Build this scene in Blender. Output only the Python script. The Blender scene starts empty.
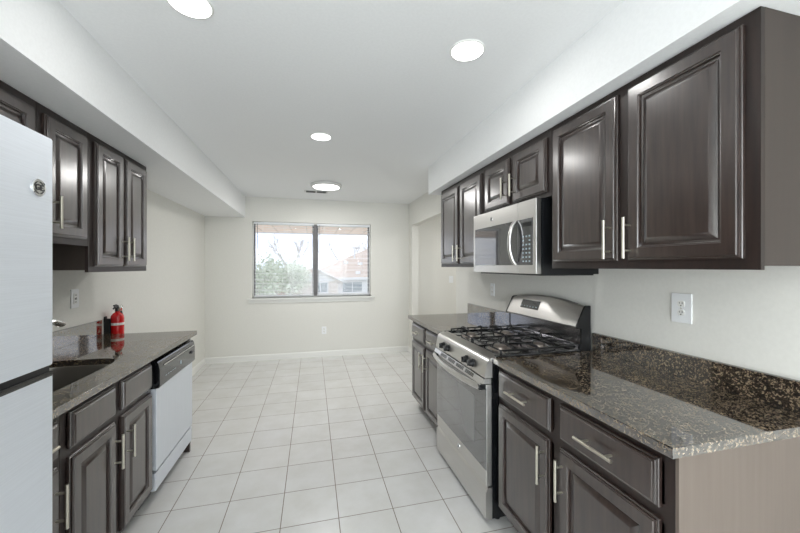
import bpy, bmesh, math, random
from mathutils import Vector, Matrix
random.seed(7)
SC = bpy.context.scene
COL = SC.collection
PI = math.pi

# ------------------------------------------------------------------ camera
CAM_H = 1.41
YAW = math.atan(87.5 / 343.0)
cd = bpy.data.cameras.new('camera')
cd.sensor_width = 36.0
cd.lens = 343.0 / 800.0 * 36.0
cd.clip_start = 0.05
cd.clip_end = 500
cam = bpy.data.objects.new('camera', cd)
COL.objects.link(cam)
cam.location = (0, 0, CAM_H)
cam.rotation_euler = (PI / 2, 0, -YAW)
SC.camera = cam

# ------------------------------------------------------------------ world and light
SKY_STRENGTH = 1.75
EXPOSURE = 0.26
w = bpy.data.worlds.new('overcast_sky')
SC.world = w
w.use_nodes = True
wn = w.node_tree
wn.nodes.clear()
wo = wn.nodes.new('ShaderNodeOutputWorld')
wb = wn.nodes.new('ShaderNodeBackground')
wt = wn.nodes.new('ShaderNodeTexCoord')
wm = wn.nodes.new('ShaderNodeMapping')
wm.inputs['Scale'].default_value = (2, 2, 7)
wz = wn.nodes.new('ShaderNodeTexNoise')
wz.inputs['Scale'].default_value = 1.6
wz.inputs['Detail'].default_value = 5
wr = wn.nodes.new('ShaderNodeValToRGB')
wr.color_ramp.elements[0].position = 0.35
wr.color_ramp.elements[0].color = (0.70, 0.80, 1.0, 1)
wr.color_ramp.elements[1].position = 0.62
wr.color_ramp.elements[1].color = (0.95, 0.97, 1.0, 1)
wb.inputs['Strength'].default_value = SKY_STRENGTH
wn.links.new(wt.outputs['Generated'], wm.inputs['Vector'])
wn.links.new(wm.outputs['Vector'], wz.inputs['Vector'])
wn.links.new(wz.outputs['Fac'], wr.inputs['Fac'])
wn.links.new(wr.outputs['Color'], wb.inputs['Color'])
wn.links.new(wb.outputs['Background'], wo.inputs['Surface'])


def area(name, loc, rot, sx, sy, power, color=(1, 1, 1), shape='RECTANGLE', spread=None):
    l = bpy.data.lights.new(name, 'AREA')
    l.shape = shape
    l.size = sx
    if shape in ('RECTANGLE', 'ELLIPSE'):
        l.size_y = sy
    l.energy = power
    l.color = color
    if spread:
        l.spread = spread
    o = bpy.data.objects.new(name, l)
    o.location = loc
    o.rotation_euler = rot
    COL.objects.link(o)
    return o


XL_ = -1.51
# unseen fill lights added behind the camera to brighten the kitchen
area('rear_fill_light', (0.0, -2.85, 1.10), (PI / 2, 0, 0), 2.7, 1.8, 100, (0.87, 0.935, 1.0))
area('side_fill_light', (XL_ + 0.04, -1.3, 1.15), (0, -PI / 2, 0), 1.5, 2.2, 14, (0.96, 0.98, 1.0))  # added fill from the left for the right wall, no window modelled there
area('rear_overhead_fill', (0.0, -1.6, 2.40), (0, 0, 0), 1.6, 1.0, 16, (0.97, 0.98, 1.0))  # added overhead fill, lifts the floor and wall behind the camera
# sampling portal for the sky light at the window
wp = area('window_portal', (0.02, 5.66, 1.52), (-PI / 2, 0, 0), 1.80, 1.16, 1)
wp.data.cycles.is_portal = True
# unseen fill light added to brighten the side hall
area('hall_fill_light', (2.6, 4.3, 2.40), (0, 0, 0), 0.5, 0.5, 12, (1.0, 0.99, 0.98))

SC.view_settings.view_transform = 'Standard'
SC.view_settings.look = 'None'
SC.view_settings.exposure = EXPOSURE
SC.view_settings.gamma = 1
SC.view_settings.use_curve_mapping = False
try:
    SC.cycles.use_denoising = True
    SC.cycles.max_bounces = 10
    SC.cycles.diffuse_bounces = 5
    SC.cycles.glossy_bounces = 5
    SC.cycles.sample_clamp_indirect = 6
    SC.cycles.caustics_reflective = False
    SC.cycles.caustics_refractive = False
except Exception:
    pass


# ------------------------------------------------------------------ materials
def srgb(r, g, b):
    def f(c):
        c /= 255.0
        return c / 12.92 if c <= 0.04045 else ((c + 0.055) / 1.055) ** 2.4
    return (f(r), f(g), f(b), 1)


def mat(name, color=(0.8, 0.8, 0.8, 1), rough=0.5, metal=0.0, spec=0.5, coat=0.0, coat_rough=0.1, emit=None, es=0.0,
        trans=0.0, ior=1.45):
    m = bpy.data.materials.new(name)
    m.use_nodes = True
    b = m.node_tree.nodes['Principled BSDF']
    b.inputs['Base Color'].default_value = color
    b.inputs['Roughness'].default_value = rough
    b.inputs['Metallic'].default_value = metal
    b.inputs['Specular IOR Level'].default_value = spec
    b.inputs['Coat Weight'].default_value = coat
    b.inputs['Coat Roughness'].default_value = coat_rough
    b.inputs['Transmission Weight'].default_value = trans
    b.inputs['IOR'].default_value = ior
    if emit:
        b.inputs['Emission Color'].default_value = emit
        b.inputs['Emission Strength'].default_value = es
    return m


def nodes(m):
    t = m.node_tree
    return t, t.nodes, t.links, t.nodes['Principled BSDF']


def noise_color(m, c0, c1, scale=(1, 1, 1), nscale=5.0, detail=4, lo=0.35, hi=0.65, bump=0.0, bscale=None, rough=None):
    t, n, l, b = nodes(m)
    tc = n.new('ShaderNodeTexCoord')
    mp = n.new('ShaderNodeMapping')
    mp.inputs['Scale'].default_value = scale
    nz = n.new('ShaderNodeTexNoise')
    nz.inputs['Scale'].default_value = nscale
    nz.inputs['Detail'].default_value = detail
    cr = n.new('ShaderNodeValToRGB')
    cr.color_ramp.elements[0].position = lo
    cr.color_ramp.elements[0].color = c0
    cr.color_ramp.elements[1].position = hi
    cr.color_ramp.elements[1].color = c1
    l.new(tc.outputs['Object'], mp.inputs['Vector'])
    l.new(mp.outputs['Vector'], nz.inputs['Vector'])
    l.new(nz.outputs['Fac'], cr.inputs['Fac'])
    l.new(cr.outputs['Color'], b.inputs['Base Color'])
    if rough:
        mr = n.new('ShaderNodeMapRange')
        mr.inputs['To Min'].default_value = rough[0]
        mr.inputs['To Max'].default_value = rough[1]
        l.new(nz.outputs['Fac'], mr.inputs['Value'])
        l.new(mr.outputs['Result'], b.inputs['Roughness'])
    if bump:
        bp = n.new('ShaderNodeBump')
        bp.inputs['Strength'].default_value = bump
        bp.inputs['Distance'].default_value = 0.002
        l.new(nz.outputs['Fac'], bp.inputs['Height'])
        l.new(bp.outputs['Normal'], b.inputs['Normal'])
    return m


M = {}
M['wall'] = noise_color(mat('wall_paint', rough=0.6, spec=0.3), srgb(222, 221, 215), srgb(225, 224, 218), nscale=60, bump=0.03)
M['ceiling'] = noise_color(mat('ceiling_paint', rough=0.75, spec=0.2), srgb(236, 237, 237), srgb(239, 240, 240), nscale=80, bump=0.03)
M['trim'] = mat('white_trim_paint', srgb(232, 232, 228), 0.35)


def wood(name, c0, c1, rough, coat=0.25, zs=0.7):
    m = mat(name, rough=rough, coat=coat, coat_rough=0.22)
    m.node_tree.nodes['Principled BSDF'].inputs['Coat IOR'].default_value = 1.62
    return noise_color(m, c0, c1, scale=(9, 9, zs), nscale=7, detail=4, lo=0.3, hi=0.7, bump=0.0,
                       rough=(rough - 0.02, rough + 0.03))


M['wood'] = wood('espresso_wood', srgb(38, 28, 25), srgb(55, 42, 37), 0.32, 1.0)
M['wood_frame_shaded'] = wood('espresso_wood_shade_darkened', srgb(27, 18, 15), srgb(40, 27, 23), 0.42, 0.12)  # dark frame finish, with shade between the doors also put into the colour
M['wood_end'] = wood('brown_laminate', srgb(102, 92, 84), srgb(108, 98, 90), 0.5, 0.0, 0.4)
M['wood_side'] = wood('dark_laminate', srgb(56, 48, 44), srgb(61, 53, 48), 0.5, 0.0, 0.4)
M['wood_dark'] = wood('espresso_stained_plywood', srgb(40, 30, 27), srgb(52, 38, 34), 0.5, 0.0)


def granite(name):
    m = mat(name, rough=0.05, spec=0.5, ior=3.3)
    t, n, l, b = nodes(m)
    tc = n.new('ShaderNodeTexCoord')
    v = n.new('ShaderNodeTexVoronoi')
    v.inputs['Scale'].default_value = 135
    v2 = n.new('ShaderNodeTexVoronoi')
    v2.inputs['Scale'].default_value = 300
    s1 = n.new('ShaderNodeSeparateColor')
    s2 = n.new('ShaderNodeSeparateColor')
    nz = n.new('ShaderNodeTexNoise')
    nz.inputs['Scale'].default_value = 22
    nz.inputs['Detail'].default_value = 3
    ad = n.new('ShaderNodeMath')
    ad.operation = 'MULTIPLY_ADD'
    ad.inputs[1].default_value = 0.45
    mul = n.new('ShaderNodeMath')
    mul.operation = 'MULTIPLY'
    mul.inputs[1].default_value = 0.55
    mm = n.new('ShaderNodeMath')
    mm.operation = 'MULTIPLY_ADD'
    mm.inputs[1].default_value = 0.5
    cr = n.new('ShaderNodeValToRGB')
    e = cr.color_ramp.elements
    e[0].position = 0.70
    e[0].color = srgb(24, 21, 20)
    e[1].position = 1.0
    e[1].color = srgb(158, 142, 118)
    q = e.new(0.80); q.color = srgb(42, 33, 27)
    q = e.new(0.88); q.color = srgb(74, 56, 42)
    q = e.new(0.94); q.color = srgb(98, 80, 62)
    l.new(tc.outputs['Object'], v.inputs['Vector'])
    l.new(tc.outputs['Object'], v2.inputs['Vector'])
    l.new(tc.outputs['Object'], nz.inputs['Vector'])
    l.new(v.outputs['Color'], s1.inputs['Color'])
    l.new(v2.outputs['Color'], s2.inputs['Color'])
    l.new(s2.outputs['Green'], mul.inputs[0])
    l.new(s1.outputs['Red'], ad.inputs[0])
    l.new(mul.outputs['Value'], ad.inputs[2])
    l.new(nz.outputs['Fac'], mm.inputs[0])
    l.new(ad.outputs['Value'], mm.inputs[2])
    l.new(mm.outputs['Value'], cr.inputs['Fac'])
    l.new(cr.outputs['Color'], b.inputs['Base Color'])
    return m


M['granite'] = granite('speckled_brown_granite')


def steel(name, c, rough, axis='z', var=0.05):
    m = mat(name, c, rough, 1.0)
    sc = {'z': (120, 120, 1.5), 'y': (120, 1.5, 120)}[axis]
    c1 = tuple(min(1, x * (1 + var)) for x in c[:3]) + (1,)
    noise_color(m, c, c1, scale=sc, nscale=3, detail=3, rough=(rough, rough + 0.03))
    return m


M['steel'] = steel('brushed_stainless_steel', srgb(205, 203, 200), 0.27, 'y')
M['steel_door'] = steel('satin_stainless_door', srgb(222, 227, 234), 0.42, 'z')
M['fridge'] = steel('light_satin_fridge_steel', srgb(224, 229, 236), 0.45, 'y')
M['riser_steel'] = mat('polished_grey_steel', srgb(150, 150, 154), 0.16, 1.0)
for k_ in ('fridge', 'steel_door'):
    M[k_].node_tree.nodes['Principled BSDF'].inputs['Metallic'].default_value = 0.6
M['chrome'] = mat('chrome', srgb(225, 225, 225), 0.08, 1.0)
M['nickel'] = mat('satin_nickel', srgb(196, 191, 178), 0.3, 1.0)
M['black_gloss'] = mat('black_enamel', srgb(16, 17, 19), 0.1, 0, 0.5, 0.5, 0.03)
M['black'] = mat('black_plastic', srgb(20, 21, 23), 0.35)
M['iron'] = mat('cast_iron', srgb(22, 22, 23), 0.42)
M['burner_cap'] = mat('pale_burner_cap', srgb(176, 166, 158), 0.3, 0.8)
M['glass_dark'] = mat('dark_oven_glass', srgb(78, 78, 78), 0.03, 0.0, 0.9, 1.0, 0.01)
M['glass_inner'] = mat('grey_oven_window', srgb(102, 103, 103), 0.05, 0.0, 0.9, 1.0, 0.01)
M['mw_glass'] = mat('smoked_microwave_glass', srgb(62, 62, 64), 0.04, 0.0, 0.9, 1.0, 0.01)
M['grey_key'] = mat('pale_grey_print', srgb(160, 176, 184), 0.4)
M['white_plastic'] = mat('white_plastic', srgb(235, 237, 238), 0.3)
M['dark_slot'] = mat('dark_slot', srgb(30, 29, 28), 0.6)
M['red'] = mat('red_enamel', srgb(200, 18, 22), 0.2, 0, 0.5, 0.4)
M['label_white'] = mat('white_label', srgb(235, 232, 226), 0.5)
M['lamp'] = mat('lit_lens', (1, 1, 1, 1), 0.5, emit=(1.0, 0.985, 0.96, 1), es=4.0)
M['vent_white'] = mat('white_metal_vent', srgb(210, 210, 208), 0.4)
M['slat'] = mat('white_blind_slat', srgb(236, 238, 242), 0.45)
M['dark_frame'] = mat('bronze_window_frame', srgb(98, 96, 96), 0.4)
M['sink'] = mat('satin_sink_steel', srgb(175, 172, 166), 0.3, 1.0)


def tile_mat():
    m = mat('cream_ceramic_tile', rough=0.2, spec=0.6)
    t, n, l, b = nodes(m)
    tc = n.new('ShaderNodeTexCoord')
    mp = n.new('ShaderNodeMapping')
    tx, ty = 0.3115, 0.2985
    ox, oy = 0.143 - tx * 20, 1.948 - ty * 30
    mp.inputs['Location'].default_value = (-ox / tx, -oy / ty, 0)
    mp.inputs['Scale'].default_value = (1 / tx, 1 / ty, 1)
    br = n.new('ShaderNodeTexBrick')
    br.offset = 0
    br.squash = 1
    br.inputs['Scale'].default_value = 1.0
    br.inputs['Mortar Size'].default_value = 0.0085
    br.inputs['Mortar Smooth'].default_value = 0.25
    br.inputs['Brick Width'].default_value = 1.0
    br.inputs['Row Height'].default_value = 1.0
    br.inputs['Color1'].default_value = (0.0, 0, 0, 1)
    br.inputs['Color2'].default_value = (1, 1, 1, 1)
    br.inputs['Mortar'].default_value = (0.5, 0.5, 0.5, 1)
    nz = n.new('ShaderNodeTexNoise')
    nz.inputs['Scale'].default_value = 4.0
    nz.inputs['Detail'].default_value = 7
    nz.inputs['Roughness'].default_value = 0.65
    cr = n.new('ShaderNodeValToRGB')
    cr.color_ramp.elements[0].position = 0.3
    cr.color_ramp.elements[0].color = srgb(209, 208, 204)
    cr.color_ramp.elements[1].position = 0.7
    cr.color_ramp.elements[1].color = srgb(220, 220, 219)
    tint = n.new('ShaderNodeMixRGB')
    tint.blend_type = 'MULTIPLY'
    tint.inputs['Fac'].default_value = 0.05
    grout = n.new('ShaderNodeMixRGB')
    grout.inputs['Color2'].default_value = srgb(128, 117, 106)
    l.new(tc.outputs['Object'], mp.inputs['Vector'])
    l.new(mp.outputs['Vector'], br.inputs['Vector'])
    l.new(tc.outputs['Object'], nz.inputs['Vector'])
    l.new(nz.outputs['Fac'], cr.inputs['Fac'])
    l.new(cr.outputs['Color'], tint.inputs['Color1'])
    l.new(br.outputs['Color'], tint.inputs['Color2'])
    l.new(tint.outputs['Color'], grout.inputs['Color1'])
    l.new(br.outputs['Fac'], grout.inputs['Fac'])
    l.new(grout.outputs['Color'], b.inputs['Base Color'])
    mr = n.new('ShaderNodeMapRange')
    mr.inputs['To Min'].default_value = 0.19
    mr.inputs['To Max'].default_value = 0.8
    l.new(br.outputs['Fac'], mr.inputs['Value'])
    l.new(mr.outputs['Result'], b.inputs['Roughness'])
    bp = n.new('ShaderNodeBump')
    bp.invert = True
    bp.inputs['Strength'].default_value = 0.5
    bp.inputs['Distance'].default_value = 0.002
    l.new(br.outputs['Fac'], bp.inputs['Height'])
    l.new(bp.outputs['Normal'], b.inputs['Normal'])
    return m


M['tile'] = tile_mat()


# ------------------------------------------------------------------ mesh helpers
def nb():
    return bmesh.new()


def box(bm, x0, x1, y0, y1, z0, z1, bev=0.0):
    x0, x1 = min(x0, x1), max(x0, x1)
    y0, y1 = min(y0, y1), max(y0, y1)
    z0, z1 = min(z0, z1), max(z0, z1)
    vs = [bm.verts.new((x, y, z)) for x in (x0, x1) for y in (y0, y1) for z in (z0, z1)]
    idx = [(0, 1, 3, 2), (4, 6, 7, 5), (0, 4, 5, 1), (2, 3, 7, 6), (0, 2, 6, 4), (1, 5, 7, 3)]
    fs = [bm.faces.new([vs[i] for i in q]) for q in idx]
    if bev > 0:
        es = list({e for f in fs for e in f.edges})
        bmesh.ops.bevel(bm, geom=es, offset=bev, segments=2, profile=0.5, affect='EDGES')


def loft(bm, rings, cap0=True, cap1=True, closed=True):
    rv = [[bm.verts.new(p) for p in r] for r in rings]
    n = len(rings[0])
    for a, b in zip(rv, rv[1:]):
        for i in range(n if closed else n - 1):
            j = (i + 1) % n
            try:
                bm.faces.new((a[i], a[j], b[j], b[i]))
            except ValueError:
                pass
    if cap0:
        bm.faces.new(list(reversed(rv[0])))
    if cap1:
        bm.faces.new(rv[-1])
    return rv


def tube(bm, pts, r, n=10, flat=None):
    """round bar along a polyline; r may be a list"""
    pts = [Vector(p) for p in pts]
    rings = []
    up = Vector((0, 0, 1))
    prev = None
    for i, p in enumerate(pts):
        if i == 0:
            d = pts[1] - p
        elif i == len(pts) - 1:
            d = p - pts[i - 1]
        else:
            d = (pts[i + 1] - p).normalized() + (p - pts[i - 1]).normalized()
        d.normalize()
        if prev is None:
            u = up if abs(d.dot(up)) < 0.9 else Vector((1, 0, 0))
            a = (u - d * u.dot(d)).normalized()
        else:
            a = (prev - d * prev.dot(d)).normalized()
        prev = a
        b = d.cross(a)
        rr = r[i] if isinstance(r, (list, tuple)) else r
        ka, kb = (1, 1) if not flat else flat
        rings.append([tuple(p + a * rr * ka * math.cos(2 * PI * k / n) + b * rr * kb * math.sin(2 * PI * k / n)) for k in range(n)])
    loft(bm, rings)


def lathe(bm, prof, cen, axis='z', n=32, cap=True):
    """prof: list of (radius, height) along axis from cen"""
    rings = []
    for r, h in prof:
        ring = []
        for k in range(n):
            a = 2 * PI * k / n
            u, v = max(r, 1e-5) * math.cos(a), max(r, 1e-5) * math.sin(a)
            if axis == 'z':
                p = (cen[0] + u, cen[1] + v, cen[2] + h)
            elif axis == 'x':
                p = (cen[0] + h, cen[1] + u, cen[2] + v)
            else:
                p = (cen[0] + u, cen[1] + h, cen[2] + v)
            ring.append(p)
        rings.append(ring)
    loft(bm, rings, cap, cap)


def wloc(o):
    v = Vector((0, 0, 0))
    while o:
        v = v + o.location
        o = o.parent
    return v


def obj(name, bm, m, parent=None, origin=None, smooth=True, label=None):
    me = bpy.data.meshes.new(name)
    bmesh.ops.recalc_face_normals(bm, faces=bm.faces)
    org = Vector(origin) if origin is not None else (wloc(parent) if parent else Vector((0, 0, 0)))
    bmesh.ops.translate(bm, verts=bm.verts, vec=-org)
    bm.to_mesh(me)
    bm.free()
    if smooth:
        for p in me.polygons:
            p.use_smooth = True
        me.set_sharp_from_angle(angle=math.radians(32))
    for mm in (m if isinstance(m, (list, tuple)) else [m]):
        me.materials.append(M[mm] if isinstance(mm, str) else mm)
    o = bpy.data.objects.new(name, me)
    COL.objects.link(o)
    if smooth:
        wn_ = o.modifiers.new('even_shading', 'WEIGHTED_NORMAL')
        wn_.keep_sharp = True
        wn_.weight = 100
    if parent:
        o.parent = parent
        o.location = org - wloc(parent)
    else:
        o.location = org
    if label:
        o['label'] = label
    return o


def thing(name, label, cat, loc, group=None):
    o = bpy.data.objects.new(name, None)
    o.empty_display_size = 0.1
    o.location = loc
    COL.objects.link(o)
    o['label'] = label
    o['category'] = cat
    if group:
        o['group'] = group
    return o


def tag(o, label, cat, group=None):
    o['label'] = label
    o['category'] = cat
    if group:
        o['group'] = group
    return o


def struct(name, bm, m, parent=None):
    o = obj(name, bm, m, parent)
    if not parent:
        o['kind'] = 'structure'
    return o


def dup(root, loc, label, group=None):
    r = root.copy()
    COL.objects.link(r)
    r.location = loc
    r['label'] = label
    if group:
        r['group'] = group
    for ch in list(root.children):
        c = ch.copy()
        COL.objects.link(c)
        c.parent = r
        for g in list(ch.children):
            d = g.copy()
            COL.objects.link(d)
            d.parent = c
    return r


# ------------------------------------------------------------------ room constants
XL, XR, XR2 = -1.51, 1.62, 1.555        # left wall, kitchen wall, header wall on the right
YB, YF = 5.5, -3.0
ZC = 2.45
YK = 3.70                               # far end of kitchen wall on the right
YJ = 5.32                               # far jamb of the opening
WX0, WX1, WZ0, WZ1 = -0.875, 0.915, 0.935, 2.085
CT = 0.914

# floor, ceiling
b = nb(); box(b, XL - 0.1, 3.6, YF - 0.1, YB + 0.15, -0.1, 0); struct('floor', b, 'tile')
b = nb(); box(b, XL - 0.1, 3.6, YF - 0.1, YB + 0.15, ZC, ZC + 0.1); struct('ceiling', b, 'ceiling')
b = nb(); box(b, XL - 0.1, XL, YF - 0.1, YB + 0.15, 0, ZC); struct('wall_left', b, 'wall')
# back wall with window hole
b = nb()
box(b, XL, WX0, YB, YB + 0.15, 0, ZC)
box(b, WX1, 3.5, YB, YB + 0.15, 0, ZC)
box(b, WX0, WX1, YB, YB + 0.15, 0, WZ0)
box(b, WX0, WX1, YB, YB + 0.15, WZ1, ZC)
struct('wall_back', b, 'wall')
# right: kitchen wall, header over the opening, far stub
b = nb(); box(b, XR, XR + 0.12, YF, YK, 0, ZC); struct('wall_right', b, 'wall')
b = nb()
box(b, XR2, XR2 + 0.115, YK, YJ, 2.08, ZC)
box(b, XR2, XR2 + 0.115, YJ, YB, 0, ZC)
struct('wall_right_header', b, 'wall')
b = nb(); box(b, 3.5, 3.6, YF, YB + 0.15, 0, ZC); struct('wall_hall', b, 'wall')
b = nb(); box(b, XL - 0.1, 3.6, YF - 0.1, YF, 0, ZC); struct('wall_front', b, 'wall')
b = nb(); box(b, XR + 0.12, 3.5, 3.0, 3.1, 0, ZC); struct('wall_hall_side', b, 'wall')
# soffits
b = nb(); box(b, XL, -0.965, YF, YB, 2.14, ZC); struct('ceiling_soffit_left', b, 'ceiling')
b = nb(); box(b, 1.18, XR, YF, 3.42, 2.168, ZC); struct('ceiling_soffit_right', b, 'ceiling')


# baseboards
def baseboard(name, x0, y0, x1, y1, nx, ny):
    b = nb()
    prof = [(0, 0), (0.014, 0), (0.014, 0.07), (0.009, 0.082), (0.004, 0.09), (0, 0.09)]
    rings = [[(x + nx * d, y + ny * d, z) for d, z in prof] for x, y in ((x0, y0), (x1, y1))]
    loft(b, rings)
    struct(name, b, 'trim')


baseboard('baseboard_back', XL, YB, XR2, YB, 0, -1)
baseboard('baseboard_left', XL, 2.98, XL, YB, 1, 0)
baseboard('baseboard_right', XR2, YJ, XR2, YB, -1, 0)
baseboard('baseboard_hall', XR2 + 0.115, YB, 3.5, YB, 0, -1)

# window
win = bpy.data.objects.new('window_1', None)
win.location = ((WX0 + WX1) / 2, YB + 0.1, WZ0)
win['kind'] = 'structure'
COL.objects.link(win)
XM = 0.045
b = nb()
fw = 0.016
box(b, WX0, WX0 + fw, YB + 0.07, YB + 0.13, WZ0, WZ1)
box(b, WX1 - fw, WX1, YB + 0.07, YB + 0.13, WZ0, WZ1)
box(b, WX0, WX1, YB + 0.07, YB + 0.13, WZ0, WZ0 + fw)
box(b, WX0, WX1, YB + 0.07, YB + 0.13, WZ1 - fw, WZ1)
obj('window_frame', b, 'trim', win)
b = nb()
box(b, XM - 0.026, XM + 0.026, YB + 0.065, YB + 0.125, WZ0 + fw, WZ1 - fw, 0.004)
obj('window_mullion', b, 'dark_frame', win)
for x0, x1 in ((WX0 + fw, XM - 0.026), (XM + 0.026, WX1 - fw)):
    b = nb()
    s = 0.02
    box(b, x0, x0 + s, YB + 0.08, YB + 0.115, WZ0 + fw, WZ1 - fw)
    box(b, x1 - s, x1, YB + 0.08, YB + 0.115, WZ0 + fw, WZ1 - fw)
    sash = obj('window_sash', b, 'dark_frame', win)
    b = nb()
    box(b, x0 + s, x1 - s, YB + 0.08, YB + 0.115, WZ0 + fw, WZ0 + fw + s)
    box(b, x0 + s, x1 - s, YB + 0.08, YB + 0.115, WZ1 - fw - s, WZ1 - fw)
    obj('sash_rail', b, 'trim', sash)
    b = nb()
    box(b, x0 + s, x1 - s, YB + 0.096, YB + 0.100, WZ0 + fw + s, WZ1 - fw - s)
    gm = M.get('pane')
    if gm is None:
        gm = bpy.data.materials.new('window_glass')
        gm.use_nodes = True
        n = gm.node_tree.nodes
        n.clear()
        o_ = n.new('ShaderNodeOutputMaterial')
        tr = n.new('ShaderNodeBsdfTransparent')
        gl = n.new('ShaderNodeBsdfGlossy')
        gl.inputs['Roughness'].default_value = 0.02
        mx = n.new('ShaderNodeMixShader')
        mx.inputs[0].default_value = 0.022
        gm.node_tree.links.new(tr.outputs[0], mx.inputs[1])
        gm.node_tree.links.new(gl.outputs[0], mx.inputs[2])
        gm.node_tree.links.new(mx.outputs[0], o_.inputs[0])
        M['pane'] = gm
    obj('window_pane', b, 'pane', sash)
b = nb()
box(b, WX0 - 0.065, WX1 + 0.065, YB - 0.045, YB + 0.07, WZ0 - 0.022, WZ0, 0.004)
box(b, WX0 - 0.045, WX1 + 0.045, YB - 0.014, YB, WZ0 - 0.075, WZ0 - 0.022, 0.003)
obj('window_sill', b, 'trim', win)


# ------------------------------------------------------------------ blinds
def blind(x0, x1, label, wandx):
    t = thing('window_blind', label, 'blind', ((x0 + x1) / 2, YB + 0.035, WZ1 - 0.03), 'white blinds in the window')
    b = nb(); box(b, x0, x1, YB + 0.02, YB + 0.052, WZ1 - 0.034, WZ1 - 0.004, 0.003)
    obj('headrail', b, 'slat', t)
    b = nb()
    z = WZ1 - 0.05
    k = 0
    hw = 0.0125
    while z > WZ0 + 0.045:
        tilt = 0.27 + 0.05 * math.sin(k * 1.7) + random.uniform(-0.05, 0.05)
        rings = []
        for i in range(7):
            f = i / 6
            x = x0 + 0.004 + (x1 - x0 - 0.008) * f
            sag = 0.0035 * math.sin(f * PI * 2 + k * 0.3) * math.sin(k * 0.55) + random.uniform(-0.0008, 0.0008)
            if k < 3:
                sag += 0.010 * math.sin(f * PI * 3 + k)
            c, s = math.cos(tilt), math.sin(tilt)
            ring = []
            for u, v in ((-hw, 0), (0, 0.0022), (hw, 0), (hw, -0.0006), (0, 0.0016), (-hw, -0.0006)):
                ring.append((x, YB + 0.036 + u * c, z + sag + u * s + v))
            rings.append(ring)
        loft(b, rings)
        z -= 0.0215
        k += 1
    obj('slats', b, 'slat', t)
    b = nb(); box(b, x0 + 0.002, x1 - 0.002, YB + 0.024, YB + 0.048, WZ0 + 0.022, WZ0 + 0.036, 0.003)
    obj('bottom_rail', b, 'slat', t)
    for f in (0.14, 0.5, 0.86):
        b = nb()
        x = x0 + (x1 - x0) * f
        tube(b, [(x, YB + 0.022, WZ1 - 0.03), (x, YB + 0.022, WZ0 + 0.03)], 0.0009, 5)
        tube(b, [(x, YB + 0.050, WZ1 - 0.03), (x, YB + 0.050, WZ0 + 0.03)], 0.0009, 5)
        obj('ladder_cord', b, 'slat', t)
    b = nb(); tube(b, [(wandx, YB + 0.012, WZ1 - 0.03), (wandx + 0.004, YB + 0.010, WZ1 - 0.42)], 0.0035, 8)
    obj('tilt_wand', b, 'dark_frame', t)
    return t


blind(WX0 + 0.026, XM - 0.022, 'white horizontal blind over the left window half, lowered with open slats', WX0 + 0.075)
blind(XM + 0.022, WX1 - 0.008, 'white horizontal blind over the right window half, beside the dark mullion', XM + 0.065)


# ------------------------------------------------------------------ cabinet kit
def panel(bm, prof, y0, y1, z0, z1, X, s):
    """stepped face built of nested rectangles; X base plane, s outward sign"""
    rings = []
    for ins, n in prof:
        x = X + s * n
        rings.append([(x, y0 + ins, z0 + ins), (x, y1 - ins, z0 + ins), (x, y1 - ins, z1 - ins), (x, y0 + ins, z1 - ins)])
    loft(bm, rings)


DOOR = [(0, 0), (0, .010), (.002, .012), (.005, .012), (.006, .017), (.010, .018), (.012, .022), (.050, .022), (.052, .018),
        (.055, .017), (.057, .008), (.062, .006), (.066, .006), (.068, .009), (.086, .0185), (.089, .019)]
DRAWER = [(0, 0), (0, .010), (.002, .013), (.006, .013), (.008, .018), (.012, .019), (.015, .022), (.018, .0225)]


def pull(parent, X, s, y, z, L, axis):
    """bar pull; X = door face, axis 'z' vertical or 'y' horizontal"""
    b = nb()
    xo = X + s * 0.033
    h = L / 2
    g = h * 0.62
    if axis == 'z':
        tube(b, [(xo, y, z - h), (xo, y, z + h)], 0.006, 12)
        for q in (-g, g):
            tube(b, [(X - s * 0.001, y, z + q), (xo, y, z + q)], 0.0045, 10)
    else:
        tube(b, [(xo, y - h, z), (xo, y + h, z)], 0.006, 12)
        for q in (-g, g):
            tube(b, [(X - s * 0.001, y + q, z), (xo, y + q, z)], 0.0045, 10)
    return obj('handle', b, 'nickel', parent)


def door(parent, y0, y1, z0, z1, X, s, hy=None, hz=None, L=0.16):
    b = nb()
    panel(b, DOOR, y0, y1, z0, z1, X, s)
    d = obj('door', b, 'wood', parent, origin=(X, (y0 + y1) / 2, (z0 + z1) / 2))
    if hy is not None:
        pull(d, X + s * 0.022, s, hy, hz, L, 'z')
    return d


def drawer(parent, y0, y1, z0, z1, X, s, L=0.16, name='drawer'):
    b = nb()
    panel(b, DRAWER, y0, y1, z0, z1, X, s)
    d = obj(name, b, 'wood', parent, origin=(X, (y0 + y1) / 2, (z0 + z1) / 2))
    if L:
        pull(d, X + s * 0.0225, s, (y0 + y1) / 2, (z0 + z1) / 2, L, 'y')
    return d


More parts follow.
